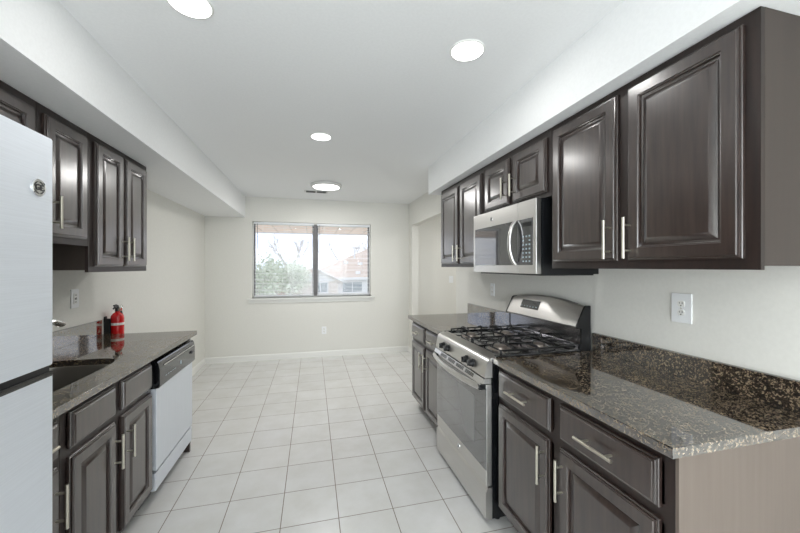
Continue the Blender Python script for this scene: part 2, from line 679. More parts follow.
def base_carcass(parent, y0, y1, X, s, Xw, hole=None):
    b = nb()
    xb = X - s * 0.012
    box(b, xb, Xw, y0, y0 + 0.016, 0.10, 0.882)
    box(b, xb, Xw, y1 - 0.016, y1, 0.10, 0.882)
    box(b, xb, Xw, y0 + 0.016, y1 - 0.016, 0.10, 0.116)
    box(b, Xw, Xw + s * 0.01, y0 + 0.016, y1 - 0.016, 0.116, 0.882)
    obj('carcass', b, 'wood_dark', parent)
    b = nb()
    ym = (y0 + y1) / 2
    box(b, X, xb, y0, y0 + 0.03, 0.10, 0.882)
    box(b, X, xb, y1 - 0.03, y1, 0.10, 0.882)
    box(b, X, xb, y0 + 0.03, y1 - 0.03, 0.10, 0.135)
    box(b, X, xb, y0 + 0.03, y1 - 0.03, 0.665, 0.72)
    box(b, X, xb, y0 + 0.03, y1 - 0.03, 0.845, 0.882)
    if y1 - y0 > 0.6:
        for za, zb in ((0.135, 0.665), (0.72, 0.845)):
            box(b, X, xb, ym - 0.03, ym + 0.03, za, zb)
    obj('face_frame', b, 'wood_frame_shaded', parent)
    b = nb()
    box(b, X - s * 0.07, X - s * 0.085, y0, y1, 0.0, 0.10)
    obj('toe_kick', b, 'wood_dark', parent)


def upper_carcass(parent, y0, y1, z0, z1, X, s, Xw):
    b = nb()
    xb = X - s * 0.016
    box(b, xb, Xw, y0, y1, z0 + 0.012, z1)
    obj('carcass', b, 'wood_side', parent)
    b = nb()
    ym = (y0 + y1) / 2
    box(b, X, xb, y0, y1, z0, z1, 0.001)
    obj('face_frame', b, 'wood_frame_shaded', parent)


# ------------------------------------------------------------------ right upper cabinets (front plane 1.26)
XU, SU = 1.26, -1
# near large pair
t = thing('wall_cabinet', 'largest dark wooden wall cabinet, two tall doors, nearest on the right above the big outlet', 'cabinet', (1.44, 1.16, 1.405), 'right wall cabinets')
upper_carcass(t, 0.705, 1.60, 1.400, 2.166, XU, SU, XR - 0.001)
door(t, 0.742, 1.128, 1.434, 2.136, XU, SU, 1.110, 1.525, 0.165)
door(t, 1.178, 1.578, 1.434, 2.136, XU, SU, 1.206, 1.525, 0.165)
# short pair above microwave
t = thing('wall_cabinet', 'short dark wooden wall cabinet with two small doors directly above the microwave', 'cabinet', (1.44, 1.98, 1.80), 'right wall cabinets')
upper_carcass(t, 1.602, 2.355, 1.795, 2.166, XU, SU, XR - 0.001)
door(t, 1.632, 1.955, 1.820, 2.122, XU, SU, 1.928, 1.925, 0.14)
door(t, 2.002, 2.318, 1.820, 2.122, XU, SU, 2.030, 1.925, 0.14)
# far pair
t = thing('wall_cabinet', 'dark wooden wall cabinet with two narrow doors, on the right beyond the microwave', 'cabinet', (1.44, 2.8, 1.405), 'right wall cabinets')
upper_carcass(t, 2.357, 3.25, 1.405, 2.166, XU, SU, XR - 0.001)
door(t, 2.385, 2.765, 1.435, 2.122, XU, SU, 2.742, 1.525, 0.14)
door(t, 2.812, 3.215, 1.435, 2.122, XU, SU, 2.836, 1.525, 0.14)

# ------------------------------------------------------------------ left upper cabinets (front plane -1.18)
XV, SV = -1.18, 1
t = thing('wall_cabinet', 'dark wooden wall cabinet with a pair of tall doors, far end of the left row', 'cabinet', (-1.34, 2.56, 1.375), 'left wall cabinets')
upper_carcass(t, 2.222, 2.895, 1.378, 2.138, XV, SV, XL + 0.001)
door(t, 2.262, 2.547, 1.410, 2.104, XV, SV, 2.527, 1.52, 0.15)
door(t, 2.573, 2.860, 1.410, 2.104, XV, SV, 2.593, 1.52, 0.15)
t = thing('wall_cabinet', 'dark wooden wall cabinet with one shorter door, left row, beside the tall pair', 'cabinet', (-1.34, 2.04, 1.52), 'left wall cabinets')
upper_carcass(t, 1.862, 2.220, 1.520, 2.138, XV, SV, XL + 0.001)
door(t, 1.892, 2.186, 1.553, 2.100, XV, SV, 1.925, 1.66, 0.15)
t = thing('wall_cabinet', 'dark wooden wall cabinet above the refrigerator, cut by the left photo edge', 'cabinet', (-1.34, 1.38, 1.82), 'left wall cabinets')
upper_carcass(t, 0.90, 1.860, 1.82, 2.138, XV, SV, XL + 0.001)
door(t, 0.93, 1.34, 1.85, 2.100, XV, SV, 1.31, 1.93, 0.12)
door(t, 1.39, 1.830, 1.85, 2.100, XV, SV, 1.42, 1.93, 0.12)

# ------------------------------------------------------------------ right base cabinets (front plane .985)
XB, SB = 0.987, -1
t = thing('base_cabinet', 'dark wooden base cabinet with brown side panel, on the right between camera and range', 'cabinet', (1.3, 1.21, 0), 'right base cabinets')
base_carcass(t, 0.742, 1.680, XB, SB, XR - 0.012)
b = nb(); box(b, XB, XR - 0.002, 0.735, 0.7415, 0.0, 0.882)
box(b, XB - 0.001, XB + 0.016, 0.731, 0.7355, 0.0, 0.882)
obj('end_panel', b, 'wood_end', t, label='lighter brown side panel with a smooth matte face')
drawer(t, 0.780, 1.190, 0.708, 0.852, XB, SB, 0.165)
drawer(t, 1.250, 1.660, 0.708, 0.852, XB, SB, 0.165)
door(t, 0.780, 1.192, 0.115, 0.675, XB, SB, 1.166, 0.560, 0.165)
door(t, 1.254, 1.660, 0.115, 0.675, XB, SB, 1.280, 0.560, 0.165)
t = thing('base_cabinet', 'dark wooden base cabinet with drawers over doors, on the right beyond the range', 'cabinet', (1.3, 2.9, 0), 'right base cabinets')
base_carcass(t, 2.457, 3.335, XB, SB, XR - 0.012)
drawer(t, 2.490, 2.885, 0.708, 0.852, XB, SB, 0.13)
drawer(t, 2.930, 3.310, 0.708, 0.852, XB, SB, 0.13)
door(t, 2.490, 2.885, 0.115, 0.675, XB, SB, 2.855, 0.560, 0.15)
door(t, 2.930, 3.310, 0.115, 0.675, XB, SB, 2.962, 0.560, 0.15)

# ------------------------------------------------------------------ left base cabinets (front plane -.912)
XC, SCN = -0.910, 1
t = thing('base_cabinet', 'dark wooden sink cabinet with two doors under plain false drawer fronts, beside the dishwasher', 'cabinet', (-1.2, 1.92, 0), 'left base cabinets')
base_carcass(t, 1.548, 2.285, XC, SCN, XL + 0.012)
drawer(t, 1.585, 1.890, 0.712, 0.852, XC, SCN, 0, 'false_drawer_front')
drawer(t, 1.950, 2.262, 0.712, 0.852, XC, SCN, 0, 'false_drawer_front')
door(t, 1.580, 1.890, 0.125, 0.682, XC, SCN, 1.868, 0.548, 0.16)
door(t, 1.950, 2.262, 0.125, 0.682, XC, SCN, 1.974, 0.548, 0.16)
t = thing('base_cabinet', 'narrow dark wooden base cabinet half hidden by the refrigerator, left edge of the view', 'cabinet', (-1.2, 1.38, 0), 'left base cabinets')
base_carcass(t, 1.215, 1.546, XC, SCN, XL + 0.012)
drawer(t, 1.240, 1.515, 0.712, 0.852, XC, SCN, 0.14)
door(t, 1.240, 1.515, 0.125, 0.682, XC, SCN, 1.490, 0.548, 0.16)
# end panel beyond the dishwasher
b = nb(); box(b, -0.905, XL + 0.002, 2.922, 2.942, 0.0, 0.883)
tag(obj('end_panel', b, 'wood', origin=(-1.2, 2.93, 0)), 'dark wooden panel closing the far end of the left counter, beyond the dishwasher', 'cabinet panel')

# ------------------------------------------------------------------ counters
t = thing('countertop', 'speckled brown granite counter slab at the near right, beside the range', 'countertop', (1.28, 1.2, CT - 0.03))
b = nb(); box(b, 0.952, XR - 0.001, 0.722, 1.682, CT - 0.031, CT, 0.003)
obj('slab', b, 'granite', t)
b = nb(); box(b, XR - 0.021, XR - 0.001, 0.722, 1.682, CT, CT + 0.105, 0.002)
obj('backsplash', b, 'granite', t)
t = thing('countertop', 'dark granite counter slab at the far right, beyond the range', 'countertop', (1.28, 2.9, CT - 0.03))
b = nb(); box(b, 0.94, XR - 0.001, 2.454, 3.36, CT - 0.031, CT, 0.003)
obj('slab', b, 'granite', t)
b = nb(); box(b, XR - 0.021, XR - 0.001, 2.454, 3.36, CT, CT + 0.105, 0.002)
obj('backsplash', b, 'granite', t)

t = thing('countertop', 'long dark granite counter on the left with the sink cut into it', 'countertop', (-1.2, 2.1, CT - 0.03))
SKX, SKY, SKA, SKB = -1.19, 1.845, 0.20, 0.345


def sink_outline(a, b_, n=72, e=4.5):
    out = []
    for k in range(n):
        th = 2 * PI * k / n
        c, s = math.cos(th), math.sin(th)
        out.append((SKX + a * abs(c) ** (2 / e) * (1 if c >= 0 else -1), SKY + b_ * abs(s) ** (2 / e) * (1 if s >= 0 else -1)))
    return out


def slab_with_hole(x0, x1, y0, y1, z0, z1):
    b = nb()
    hole = sink_outline(SKA, SKB)
    angs = [(math.atan2(y - SKY, x - SKX), (x, y)) for x, y in hole]
    cs = [(x0, y0), (x0, y1), (x1, y0), (x1, y1)]
    for c in cs:
        a = math.atan2(c[1] - SKY, c[0] - SKX)
        # nearest two hole points -> intersection by interpolation
        angs2 = sorted(angs)
        for i in range(len(angs2)):
            a0, p0 = angs2[i]
            a1, p1 = angs2[(i + 1) % len(angs2)]
            if a0 < a < a1:
                f = (a - a0) / (a1 - a0)
                angs.append((a, (p0[0] + f * (p1[0] - p0[0]), p0[1] + f * (p1[1] - p0[1]))))
                break
    angs.sort()
    inner, outer = [], []
    for a, p in angs:
        dx, dy = math.cos(a), math.sin(a)
        ts = []
        if dx > 1e-9: ts.append((x1 - SKX) / dx)
        if dx < -1e-9: ts.append((x0 - SKX) / dx)
        if dy > 1e-9: ts.append((y1 - SKY) / dy)
        if dy < -1e-9: ts.append((y0 - SKY) / dy)
        tt = min(ts)
        outer.append((SKX + dx * tt, SKY + dy * tt))
        inner.append(p)
    rings = [[(x, y, z0) for x, y in inner], [(x, y, z0) for x, y in outer], [(x, y, z1 - .002) for x, y in outer],
             [(x + (.002 if x < SKX else -.002), y, z1) for x, y in outer],
             [(x, y, z1) for x, y in inner], [(x, y, z0) for x, y in inner]]
    rv = [[b.verts.new(p) for p in r] for r in rings[:-1]]
    rv.append(rv[0])
    n = len(inner)
    for r0, r1 in zip(rv, rv[1:]):
        for i in range(n):
            j = (i + 1) % n
            b.faces.new((r0[i], r0[j], r1[j], r1[i]))
    return b


obj('slab', slab_with_hole(XL + 0.001, -0.868, 1.215, 2.965, CT - 0.031, CT), 'granite', t)
b = nb(); box(b, XL + 0.001, XL + 0.021, 1.215, 2.965, CT, CT + 0.105, 0.002)
obj('backsplash', b, 'granite', t)

# sink
t = thing('kitchen_sink', 'stainless steel undermount sink set in the left counter', 'sink', (SKX, SKY, 0.70))
b = nb()
zt = CT - 0.0315
rings = []
for a, bb, z in ((0.215, 0.375, zt), (0.190, 0.350, zt), (0.187, 0.347, zt - 0.01), (0.178, 0.338, zt - 0.15), (0.150, 0.31, zt - 0.178), (0.05, 0.06, zt - 0.184)):
    rings.append([(x, y, z) for x, y in sink_outline(a, bb)])
loft(b, rings, False, True)
obj('bowl', b, 'sink', t)
b = nb(); lathe(b, [(0.045, 0), (0.045, 0.003), (0.035, 0.004), (0.03, 0.001)], (SKX, SKY, zt - 0.1835)); obj('drain', b, 'chrome', t)

# faucet
fy = 2.15
t = thing('faucet', 'chrome faucet with a slanted lever behind the sink, partly hidden by the refrigerator', 'faucet', (-1.425, fy, CT))
b = nb(); lathe(b, [(0.030, 0), (0.030, 0.008), (0.022, 0.016), (0.020, 0.12), (0.023, 0.125), (0.023, 0.15), (0.012, 0.165)], (-1.425, fy, CT)); obj('body', b, 'chrome', t)
b = nb()
pts = [(-1.425, fy, CT + 0.09)] + [(-1.425 + 0.19 * f, fy - 0.18 * f, CT + 0.09 + 0.10 * math.sin(f * PI * 0.75)) for f in (0.25, 0.5, 0.75, 0.9, 1.0)] + [(-1.232, fy - 0.185, CT + 0.13)]
tube(b, pts, 0.011, 12); obj('spout', b, 'chrome', t)
b = nb()
tube(b, [(-1.425, fy + 0.01, CT + 0.185), (-1.425, fy + 0.08, CT + 0.20), (-1.42, fy + 0.19, CT + 0.195), (-1.415, fy + 0.262, CT + 0.162)], [0.018, 0.022, 0.024, 0.030], 12, (0.6, 1.0))
tube(b, [(-1.425, fy, CT + 0.15), (-1.425, fy + 0.03, CT + 0.19)], 0.016, 12)
obj('lever', b, 'chrome', t)


# ------------------------------------------------------------------ lettering helper (logos)
def text_mesh(name, body, size, m, parent, loc, rot, ext=0.0004):
    cu = bpy.data.curves.new(name, 'FONT')
    cu.body = body
    cu.size = size
    cu.extrude = ext
    cu.align_x = 'CENTER'
    cu.align_y = 'CENTER'
    tmp = bpy.data.objects.new('tmp', cu)
    COL.objects.link(tmp)
    bpy.context.view_layer.update()
    dg = bpy.context.evaluated_depsgraph_get()
    me = bpy.data.meshes.new_from_object(tmp.evaluated_get(dg))
    bpy.data.objects.remove(tmp)
    me.materials.clear()
    me.materials.append(M[m])
    from mathutils import Euler
    me.transform(Euler(rot).to_matrix().to_4x4())
    o = bpy.data.objects.new(name, me)
    COL.objects.link(o)
    o.parent = parent
    o.location = Vector(loc) - wloc(parent)
    return o


def emblem(parent, X, s, y, z, r, dark='black'):
    """round scripted appliance badge"""
    b = nb()
    lathe(b, [(r, -0.001 * s), (r, 0.003 * s), (r * 0.93, 0.0045 * s), (r * 0.86, 0.003 * s)], (X, y, z), 'x', 28)
    e = obj('emblem', b, 'chrome', parent)
    # inner swirls between ring and letters
    b = nb()
    for k in range(4):
        a0 = k * PI / 2 + 0.3
        pts = [(X + s * 0.0042, y + r * 0.68 * math.cos(a0 + q), z + r * 0.68 * math.sin(a0 + q)) for q in (0, 0.3, 0.6, 0.9, 1.15)]
        tube(b, pts, r * 0.03, 6)
    obj('swirl', b, dark, e)
    rot = (PI / 2, 0, PI / 2) if s > 0 else (PI / 2, 0, -PI / 2)
    text_mesh('lettering', 'GE', r * 0.95, dark, e, (X + s * 0.0042, y, z), rot)
    return e


# ------------------------------------------------------------------ refrigerator
FX, FY0, FY1, FT = -0.722, 0.44, 1.203, 1.776
t = thing('refrigerator', 'tall light stainless top-freezer refrigerator at the left edge', 'refrigerator', (-1.12, 0.82, 0))
b = nb(); box(b, -0.80, XL + 0.03, FY0 + 0.004, FY1 - 0.004, 0.03, FT - 0.012, 0.004); obj('body', b, 'vent_white', t)
b = nb(); box(b, FX, -0.795, FY0, FY1, 1.128, FT, 0.006); d1 = obj('freezer_door', b, 'fridge', t)
b = nb(); box(b, FX, -0.795, FY0, FY1, 0.10, 1.112, 0.006); d2 = obj('refrigerator_door', b, 'fridge', t)
b = nb(); box(b, FX - 0.008, -0.795, FY0 + 0.003, FY1 - 0.003, 1.111, 1.129); obj('door_gap_trim', b, 'black', t)
b = nb(); box(b, FX + 0.0025, FX - 0.02, FY0 + 0.33, FY1 - 0.004, 1.098, 1.1125, 0.003)
obj('handle_recess', b, 'black_gloss', d2)
b = nb(); box(b, -0.79, -0.81, FY0 + 0.01, FY1 - 0.01, 0.03, 0.095); obj('base_grille', b, 'black', t)
for yy in (FY0 + 0.06, FY1 - 0.06):
    b = nb(); lathe(b, [(0.02, 0), (0.02, 0.03)], (-0.85, yy, 0), n=16); obj('foot', b, 'black', t)
emblem(d1, FX, 1, 1.145, 1.624, 0.024)

# ------------------------------------------------------------------ dishwasher
DX, DY0, DY1 = -0.885, 2.297, 2.915
t = thing('dishwasher', 'stainless steel dishwasher with a black control strip under the left counter', 'dishwasher', (-1.2, 2.6, 0))
b = nb(); box(b, DX - 0.03, XL + 0.03, DY0, DY1, 0.10, 0.872); obj('tub', b, 'black', t)
b = nb(); box(b, DX, DX - 0.03, DY0, DY1, 0.213, 0.692, 0.003); obj('door', b, 'steel_door', t)
b = nb()
prof = [(DX - 0.03, 0.696), (DX + 0.012, 0.696), (DX + 0.018, 0.705), (DX + 0.018, 0.80), (DX + 0.012, 0.835), (DX + 0.004, 0.850), (DX - 0.03, 0.862)]
loft(b, [[(x, y, z) for x, z in prof] for y in (DY0, DY1)])
cp = obj('control_panel', b, 'black_gloss', t)
b = nb(); box(b, DX + 0.0175, DX + 0.021, DY0 + 0.06, DY1 - 0.03, 0.815, 0.822, 0.001); obj('handle_lip', b, 'steel', cp)
for k in range(5):
    b = nb(); box(b, DX + 0.0175, DX + 0.0188, DY0 + 0.08 + 0.035 * k, DY0 + 0.10 + 0.035 * k, 0.745, 0.749); obj('button', b, 'grey_key', cp)
b = nb(); lathe(b, [(0.012, 0), (0.012, 0.002)], (DX + 0.0178, DY0 + 0.33, 0.76), 'x', 20); obj('indicator', b, 'grey_key', cp)
b = nb(); box(b, DX + 0.017, DX + 0.028, DY1 - 0.10, DY1 - 0.055, 0.77, 0.785, 0.003); obj('latch', b, 'black', cp)
b = nb(); box(b, DX - 0.004, DX - 0.03, DY0, DY1, 0.095, 0.199, 0.002); obj('kick_panel', b, 'steel_door', t)
b = nb(); box(b, DX - 0.09, DX - 0.10, DY0, DY1, 0.0, 0.10); obj('toe_plate', b, 'black', t)

# ------------------------------------------------------------------ gas range
RX, RY0, RY1 = 0.915, 1.687, 2.450
RM = (RY0 + RY1) / 2
t = thing('gas_range', 'stainless steel gas range with black sides and cast iron grates', 'stove', (1.26, RM, 0))
b = nb(); box(b, RX + 0.035, XR - 0.025, RY0, RY1, 0.035, 0.900); obj('body', b, 'black_gloss', t)
# cooktop with raised rim
b = nb()
box(b, RX + 0.055, 1.53, RY0 - 0.001, RY1 + 0.001, 0.900, 0.912, 0.003)
box(b, RX + 0.055, 1.53, RY0 - 0.001, RY0 + 0.018, 0.910, 0.922, 0.004)
box(b, RX + 0.055, 1.53, RY1 - 0.018, RY1 + 0.001, 0.910, 0.922, 0.004)
cook = obj('cooktop', b, 'black_gloss', t)
b = nb()
prof = [(RX + 0.004, 0.884), (RX + 0.010, 0.897), (RX + 0.030, 0.912), (RX + 0.075, 0.921), (RX + 0.080, 0.912), (RX + 0.05, 0.900), (RX + 0.02, 0.880)]
loft(b, [[(x, y, z) for x, z in prof] for y in (RY0, RY1)])
obj('front_rim', b, 'steel', cook)
# control panel
b = nb()
prof = [(RX + 0.004, 0.884), (RX - 0.010, 0.815), (RX - 0.008, 0.803), (RX + 0.04, 0.803), (RX + 0.04, 0.884)]
loft(b, [[(x, y, z) for x, z in prof] for y in (RY0 + 0.002, RY1 - 0.002)])
cpn = obj('control_panel', b, 'steel', t)
for ky in (1.845, 1.925, 2.215, 2.300):
    b = nb()
    lathe(b, [(0.024, 0.002), (0.024, -0.006), (0.020, -0.010), (0.019, -0.024), (0.016, -0.028)], (RX - 0.004, ky, 0.846), 'x', 24)
    k = obj('knob', b, 'black', cpn)
    b = nb(); box(b, RX - 0.040, RX - 0.028, ky - 0.0055, ky + 0.0055, 0.829, 0.863, 0.002); obj('grip', b, 'black_gloss', k)
# vent strip
b = nb()
prof = [(RX - 0.012, 0.798), (RX - 0.024, 0.772), (RX + 0.03, 0.770), (RX + 0.03, 0.798)]
loft(b, [[(x, y, z) for x, z in prof] for y in (RY0 + 0.003, RY1 - 0.003)])
vs = obj('vent_strip', b, 'steel', t)
for g in range(4):
    b = nb()
    yy = RY0 + 0.12 + g * 0.135
    for r in range(3):
        z = 0.7775 + r * 0.0065
        xx = RX - 0.012 - 0.012 * (0.798 - z) / 0.026
        box(b, xx - 0.0022, xx + 0.004, yy, yy + 0.105, z - 0.0021, z + 0.0021)
    obj('vent_slots', b, 'dark_slot', vs)
# oven door
b = nb(); box(b, RX, RX + 0.034, RY0 + 0.002, RY1 - 0.002, 0.212, 0.766, 0.004)
od = obj('oven_door', b, 'steel', t)
b = nb(); box(b, RX - 0.002, RX + 0.002, RY0 + 0.003, RY1 - 0.003, 0.300, 0.745, 0.0008)
gl = obj('glass', b, 'glass_dark', od)
b = nb(); box(b, RX - 0.003, RX - 0.0015, RY0 + 0.14, RY1 - 0.12, 0.385, 0.665, 0.0005)
obj('viewing_window', b, 'glass_inner', gl)
# bowed handle
b = nb()
pts = []
for i in range(17):
    f = i / 16
    y = RY0 + 0.015 + (RY1 - RY0 - 0.03) * f
    x = RX - 0.028 - 0.042 * math.sin(PI * f) ** 0.8
    pts.append((x, y, 0.752))
tube(b, pts, 0.0155, 12, (1.15, 0.75))
hd = obj('handle', b, 'steel', od)
for yy in (RY0 + 0.022, RY1 - 0.022):
    b = nb(); box(b, RX - 0.040, RX + 0.002, yy - 0.013, yy + 0.013, 0.737, 0.767, 0.004); obj('handle_end', b, 'black_gloss', hd)
emblem(od, RX, -1, RM - 0.02, 0.255, 0.016)
# storage drawer
b = nb()
prof = [(RX + 0.035, 0.030), (RX + 0.006, 0.030), (RX - 0.004, 0.040), (RX - 0.004, 0.180), (RX + 0.010, 0.204), (RX + 0.035, 0.204)]
loft(b, [[(x, y, z) for x, z in prof] for y in (RY0 + 0.001, RY1 - 0.001)])
obj('storage_drawer', b, 'steel', t)
for yy in (RY0 + 0.05, RY1 - 0.05):
    for xx in (RX + 0.09, XR - 0.08):
        b = nb(); lathe(b, [(0.018, 0), (0.018, 0.036)], (xx, yy, 0), n=16); obj('foot', b, 'black', t)
# burners
BX = (1.10, 1.37)
BY = (RY0 + 0.185, RY1 - 0.185)
for ix, bx in enumerate(BX):
    for iy, by in enumerate(BY):
        r = (0.048, 0.040)[(ix + iy) % 2]
        b = nb(); lathe(b, [(r + 0.022, 0), (r + 0.018, 0.003), (r, 0.004), (r, 0.012), (r - 0.004, 0.014)], (bx, by, 0.9115)); bu = obj('burner', b, 'burner_cap', cook)
        b = nb(); lathe(b, [(r - 0.006, 0), (r - 0.005, 0.006), (r - 0.012, 0.009), (0.002, 0.0095)], (bx, by, 0.925)); obj('burner_cap', b, 'burner_cap', bu)


def grate(y0, y1):
    b = nb()
    x0, x1 = RX + 0.105, 1.515
    zt, zb = 0.951, 0.914
    r = 0.0048
    ym = (y0 + y1) / 2
    xm = (x0 + x1) / 2
    # outer frame
    tube(b, [(x0, y0, zt - .012), (x0, y1, zt - .012)], r, 8)
    tube(b, [(x1, y0, zt - .012), (x1, y1, zt - .012)], r, 8)
    tube(b, [(xm, y0, zt - .012), (xm, y1, zt - .012)], r, 8)
    tube(b, [(x0, y0, zt - .012), (x1, y0, zt - .012)], r, 8)
    tube(b, [(x0, y1, zt - .012), (x1, y1, zt - .012)], r, 8)
    for x in (x0, x1, xm):
        for y in (y0, y1):
            tube(b, [(x, y, zb - .002), (x, y, zt - .012)], 0.007, 8)
    for bx in BX:
        by = ym
        for a in range(8):
            th = a * PI / 4
            dx, dy = math.cos(th), math.sin(th)
            lx = ((x0 if bx < xm else xm) if dx < 0 else (xm if bx < xm else x1))
            cand = []
            if abs(dx) > .01: cand.append(abs((lx - bx) / dx))
            if abs(dy) > .01: cand.append(((y1 - y0) / 2) / abs(dy))
            R = min(cand)
            pts = []
            for f in (1.0, 0.93, 0.82, 0.6, 0.42, 0.30):
                z = zt - .012 if f == 1.0 else (zt + 0.001 if f > .9 else zt + 0.005 - (0.004 if f < .35 else 0))
                rr = max(R * f, 0.028)
                pts.append((bx + dx * rr, by + dy * rr, z))
            tube(b, pts, 0.0046, 8)
    return obj('grate', b, 'iron', cook)


grate(RY0 + 0.03, RM - 0.006)
grate(RM + 0.006, RY1 - 0.03)
# backguard
b = nb()
box(b, 1.532, XR - 0.03, RY0 + 0.004, RY1 - 0.004, 0.900, 1.05)
prof = [(1.532, 0.95), (1.505, 0.94), (1.497, 0.932), (1.497, 0.918), (1.532, 0.918)]
loft(b, [[(x, y, z) for x, z in prof] for y in (RY0 + 0.014, RY1 - 0.014)])
bg = obj('backguard', b, 'riser_steel', t)
b = nb()
rings = []
NN = 17
for i in range(NN):
    f = i / (NN - 1)
    y = RY0 + 0.012 + (RY1 - RY0 - 0.024) * f
    arch = 0.036 * (1 - (2 * f - 1) ** 2)
    zt = 1.172 + arch
    rings.append([(1.505, y, 1.047), (1.500, y, 1.056), (1.555, y, zt - 0.008), (1.565, y, zt), (1.58, y, zt), (1.58, y, 1.047)])
loft(b, rings)
hp = obj('control_head', b, 'steel', bg)
for yy in (RY0 + 0.0, RY1 - 0.013):
    b = nb()
    prof = [(1.503, 1.045), (1.497, 1.054), (1.553, 1.168), (1.566, 1.178), (1.594, 1.178), (1.594, 0.905), (1.53, 0.905), (1.53, 1.045)]
    loft(b, [[(x, y, z) for x, z in prof] for y in (yy, yy + 0.013)])
    obj('side_cap', b, 'black', bg)
b = nb(); box(b, 1.58, XR - 0.026, RY0 + 0.013, RY1 - 0.013, 1.05, 1.165); obj('rear_cover', b, 'black', bg)
# display on the sloped face
b = nb()


def slope(y, z, off):
    zt = 1.172 + 0.036 * (1 - (2 * (y - RY0) / (RY1 - RY0) - 1) ** 2) - 0.008
    x = 1.500 + 0.055 * (z - 1.056) / (zt - 1.056)
    return (x - off, y, z)


ya, yb_ = 2.075, 2.285
loft(b, [[slope(ya, 1.105, .0002), slope(yb_, 1.105, .0002), slope(yb_, 1.165, .0002), slope(ya, 1.165, .0002)],
         [slope(ya, 1.105, .002), slope(yb_, 1.105, .002), slope(yb_, 1.165, .002), slope(ya, 1.165, .002)]])
dp = obj('display', b, 'mw_glass', hp)
for k in range(6):
    b = nb()
    y = ya + 0.02 + 0.034 * k
    z0_ = 1.118
    loft(b, [[slope(y, z0_, .0018), slope(y + .012, z0_, .0018), slope(y + .012, z0_ + .006, .0018), slope(y, z0_ + .006, .0018)],
             [slope(y, z0_, .0026), slope(y + .012, z0_, .0026), slope(y + .012, z0_ + .006, .0026), slope(y, z0_ + .006, .0026)]])
    obj('touch_key', b, 'grey_key', dp)

# ------------------------------------------------------------------ microwave
MX, MY0, MY1, MZ0, MZ1 = 1.198, 1.652, 2.412, 1.366, 1.792
t = thing('microwave', 'stainless over-the-range microwave mounted under the short cabinet', 'microwave', (1.41, 2.03, MZ0))
b = nb(); box(b, MX + 0.036, XR - 0.003, MY0, MY1, MZ0, MZ1); obj('body', b, 'black', t)
b = nb(); box(b, MX, MX + 0.035, MY0 + 0.175, MY1, MZ0 + 0.002, MZ1, 0.004); md = obj('door', b, 'steel', t)
b = nb(); box(b, MX - 0.0015, MX + 0.002, MY0 + 0.177, MY1 - 0.028, MZ0 + 0.052, MZ1 - 0.105, 0.0006); obj('glass', b, 'mw_glass', md)
b = nb()
pts = []
hy = MY0 + 0.190
for i in range(13):
    f = i / 12
    pts.append((MX - 0.006 - 0.040 * math.sin(PI * f) ** 0.6, hy + 0.006 * math.sin(PI * f), MZ0 + 0.055 + 0.265 * f))
tube(b, pts, 0.012, 12, (0.8, 1.2)); obj('handle', b, 'steel', md)
b = nb(); box(b, MX, MX + 0.035, MY0, MY0 + 0.172, MZ0 + 0.002, MZ1, 0.004); mp_ = obj('control_panel', b, 'steel', t)
b = nb(); box(b, MX - 0.0015, MX + 0.002, MY0 + 0.028, MY0 + 0.1715, MZ0 + 0.052, MZ1 - 0.105, 0.0006); kp = obj('keypad_glass', b, 'mw_glass', mp_)
b = nb(); box(b, MX - 0.0025, MX - 0.001, MY0 + 0.045, MY0 + 0.12, MZ1 - 0.150, MZ1 - 0.127); obj('clock_display', b, 'black_gloss', kp)
for r in range(7):
    for c in range(3):
        if r == 5 and c == 1:
            continue
        b = nb()
        yy = MY0 + 0.050 + c * 0.030
        zz = MZ0 + 0.070 + r * 0.024
        box(b, MX - 0.0024, MX - 0.001, yy, yy + 0.014, zz, zz + 0.009)
        obj('key', b, 'grey_key', kp)
emblem(md, MX, -1, RM + 0.07, MZ1 - 0.055, 0.015)
b = nb()
box(b, MX + 0.05, XR - 0.02, MY0 + 0.02, MY1 - 0.02, MZ0 - 0.008, MZ0)
ub = obj('underside_plate', b, 'black', t)
for yy in (MY0 + 0.06, MY1 - 0.32):
    b = nb(); box(b, MX + 0.10, MX + 0.24, yy, yy + 0.26, MZ0 - 0.012, MZ0 - 0.008, 0.001); obj('grease_filter', b, 'steel', ub)


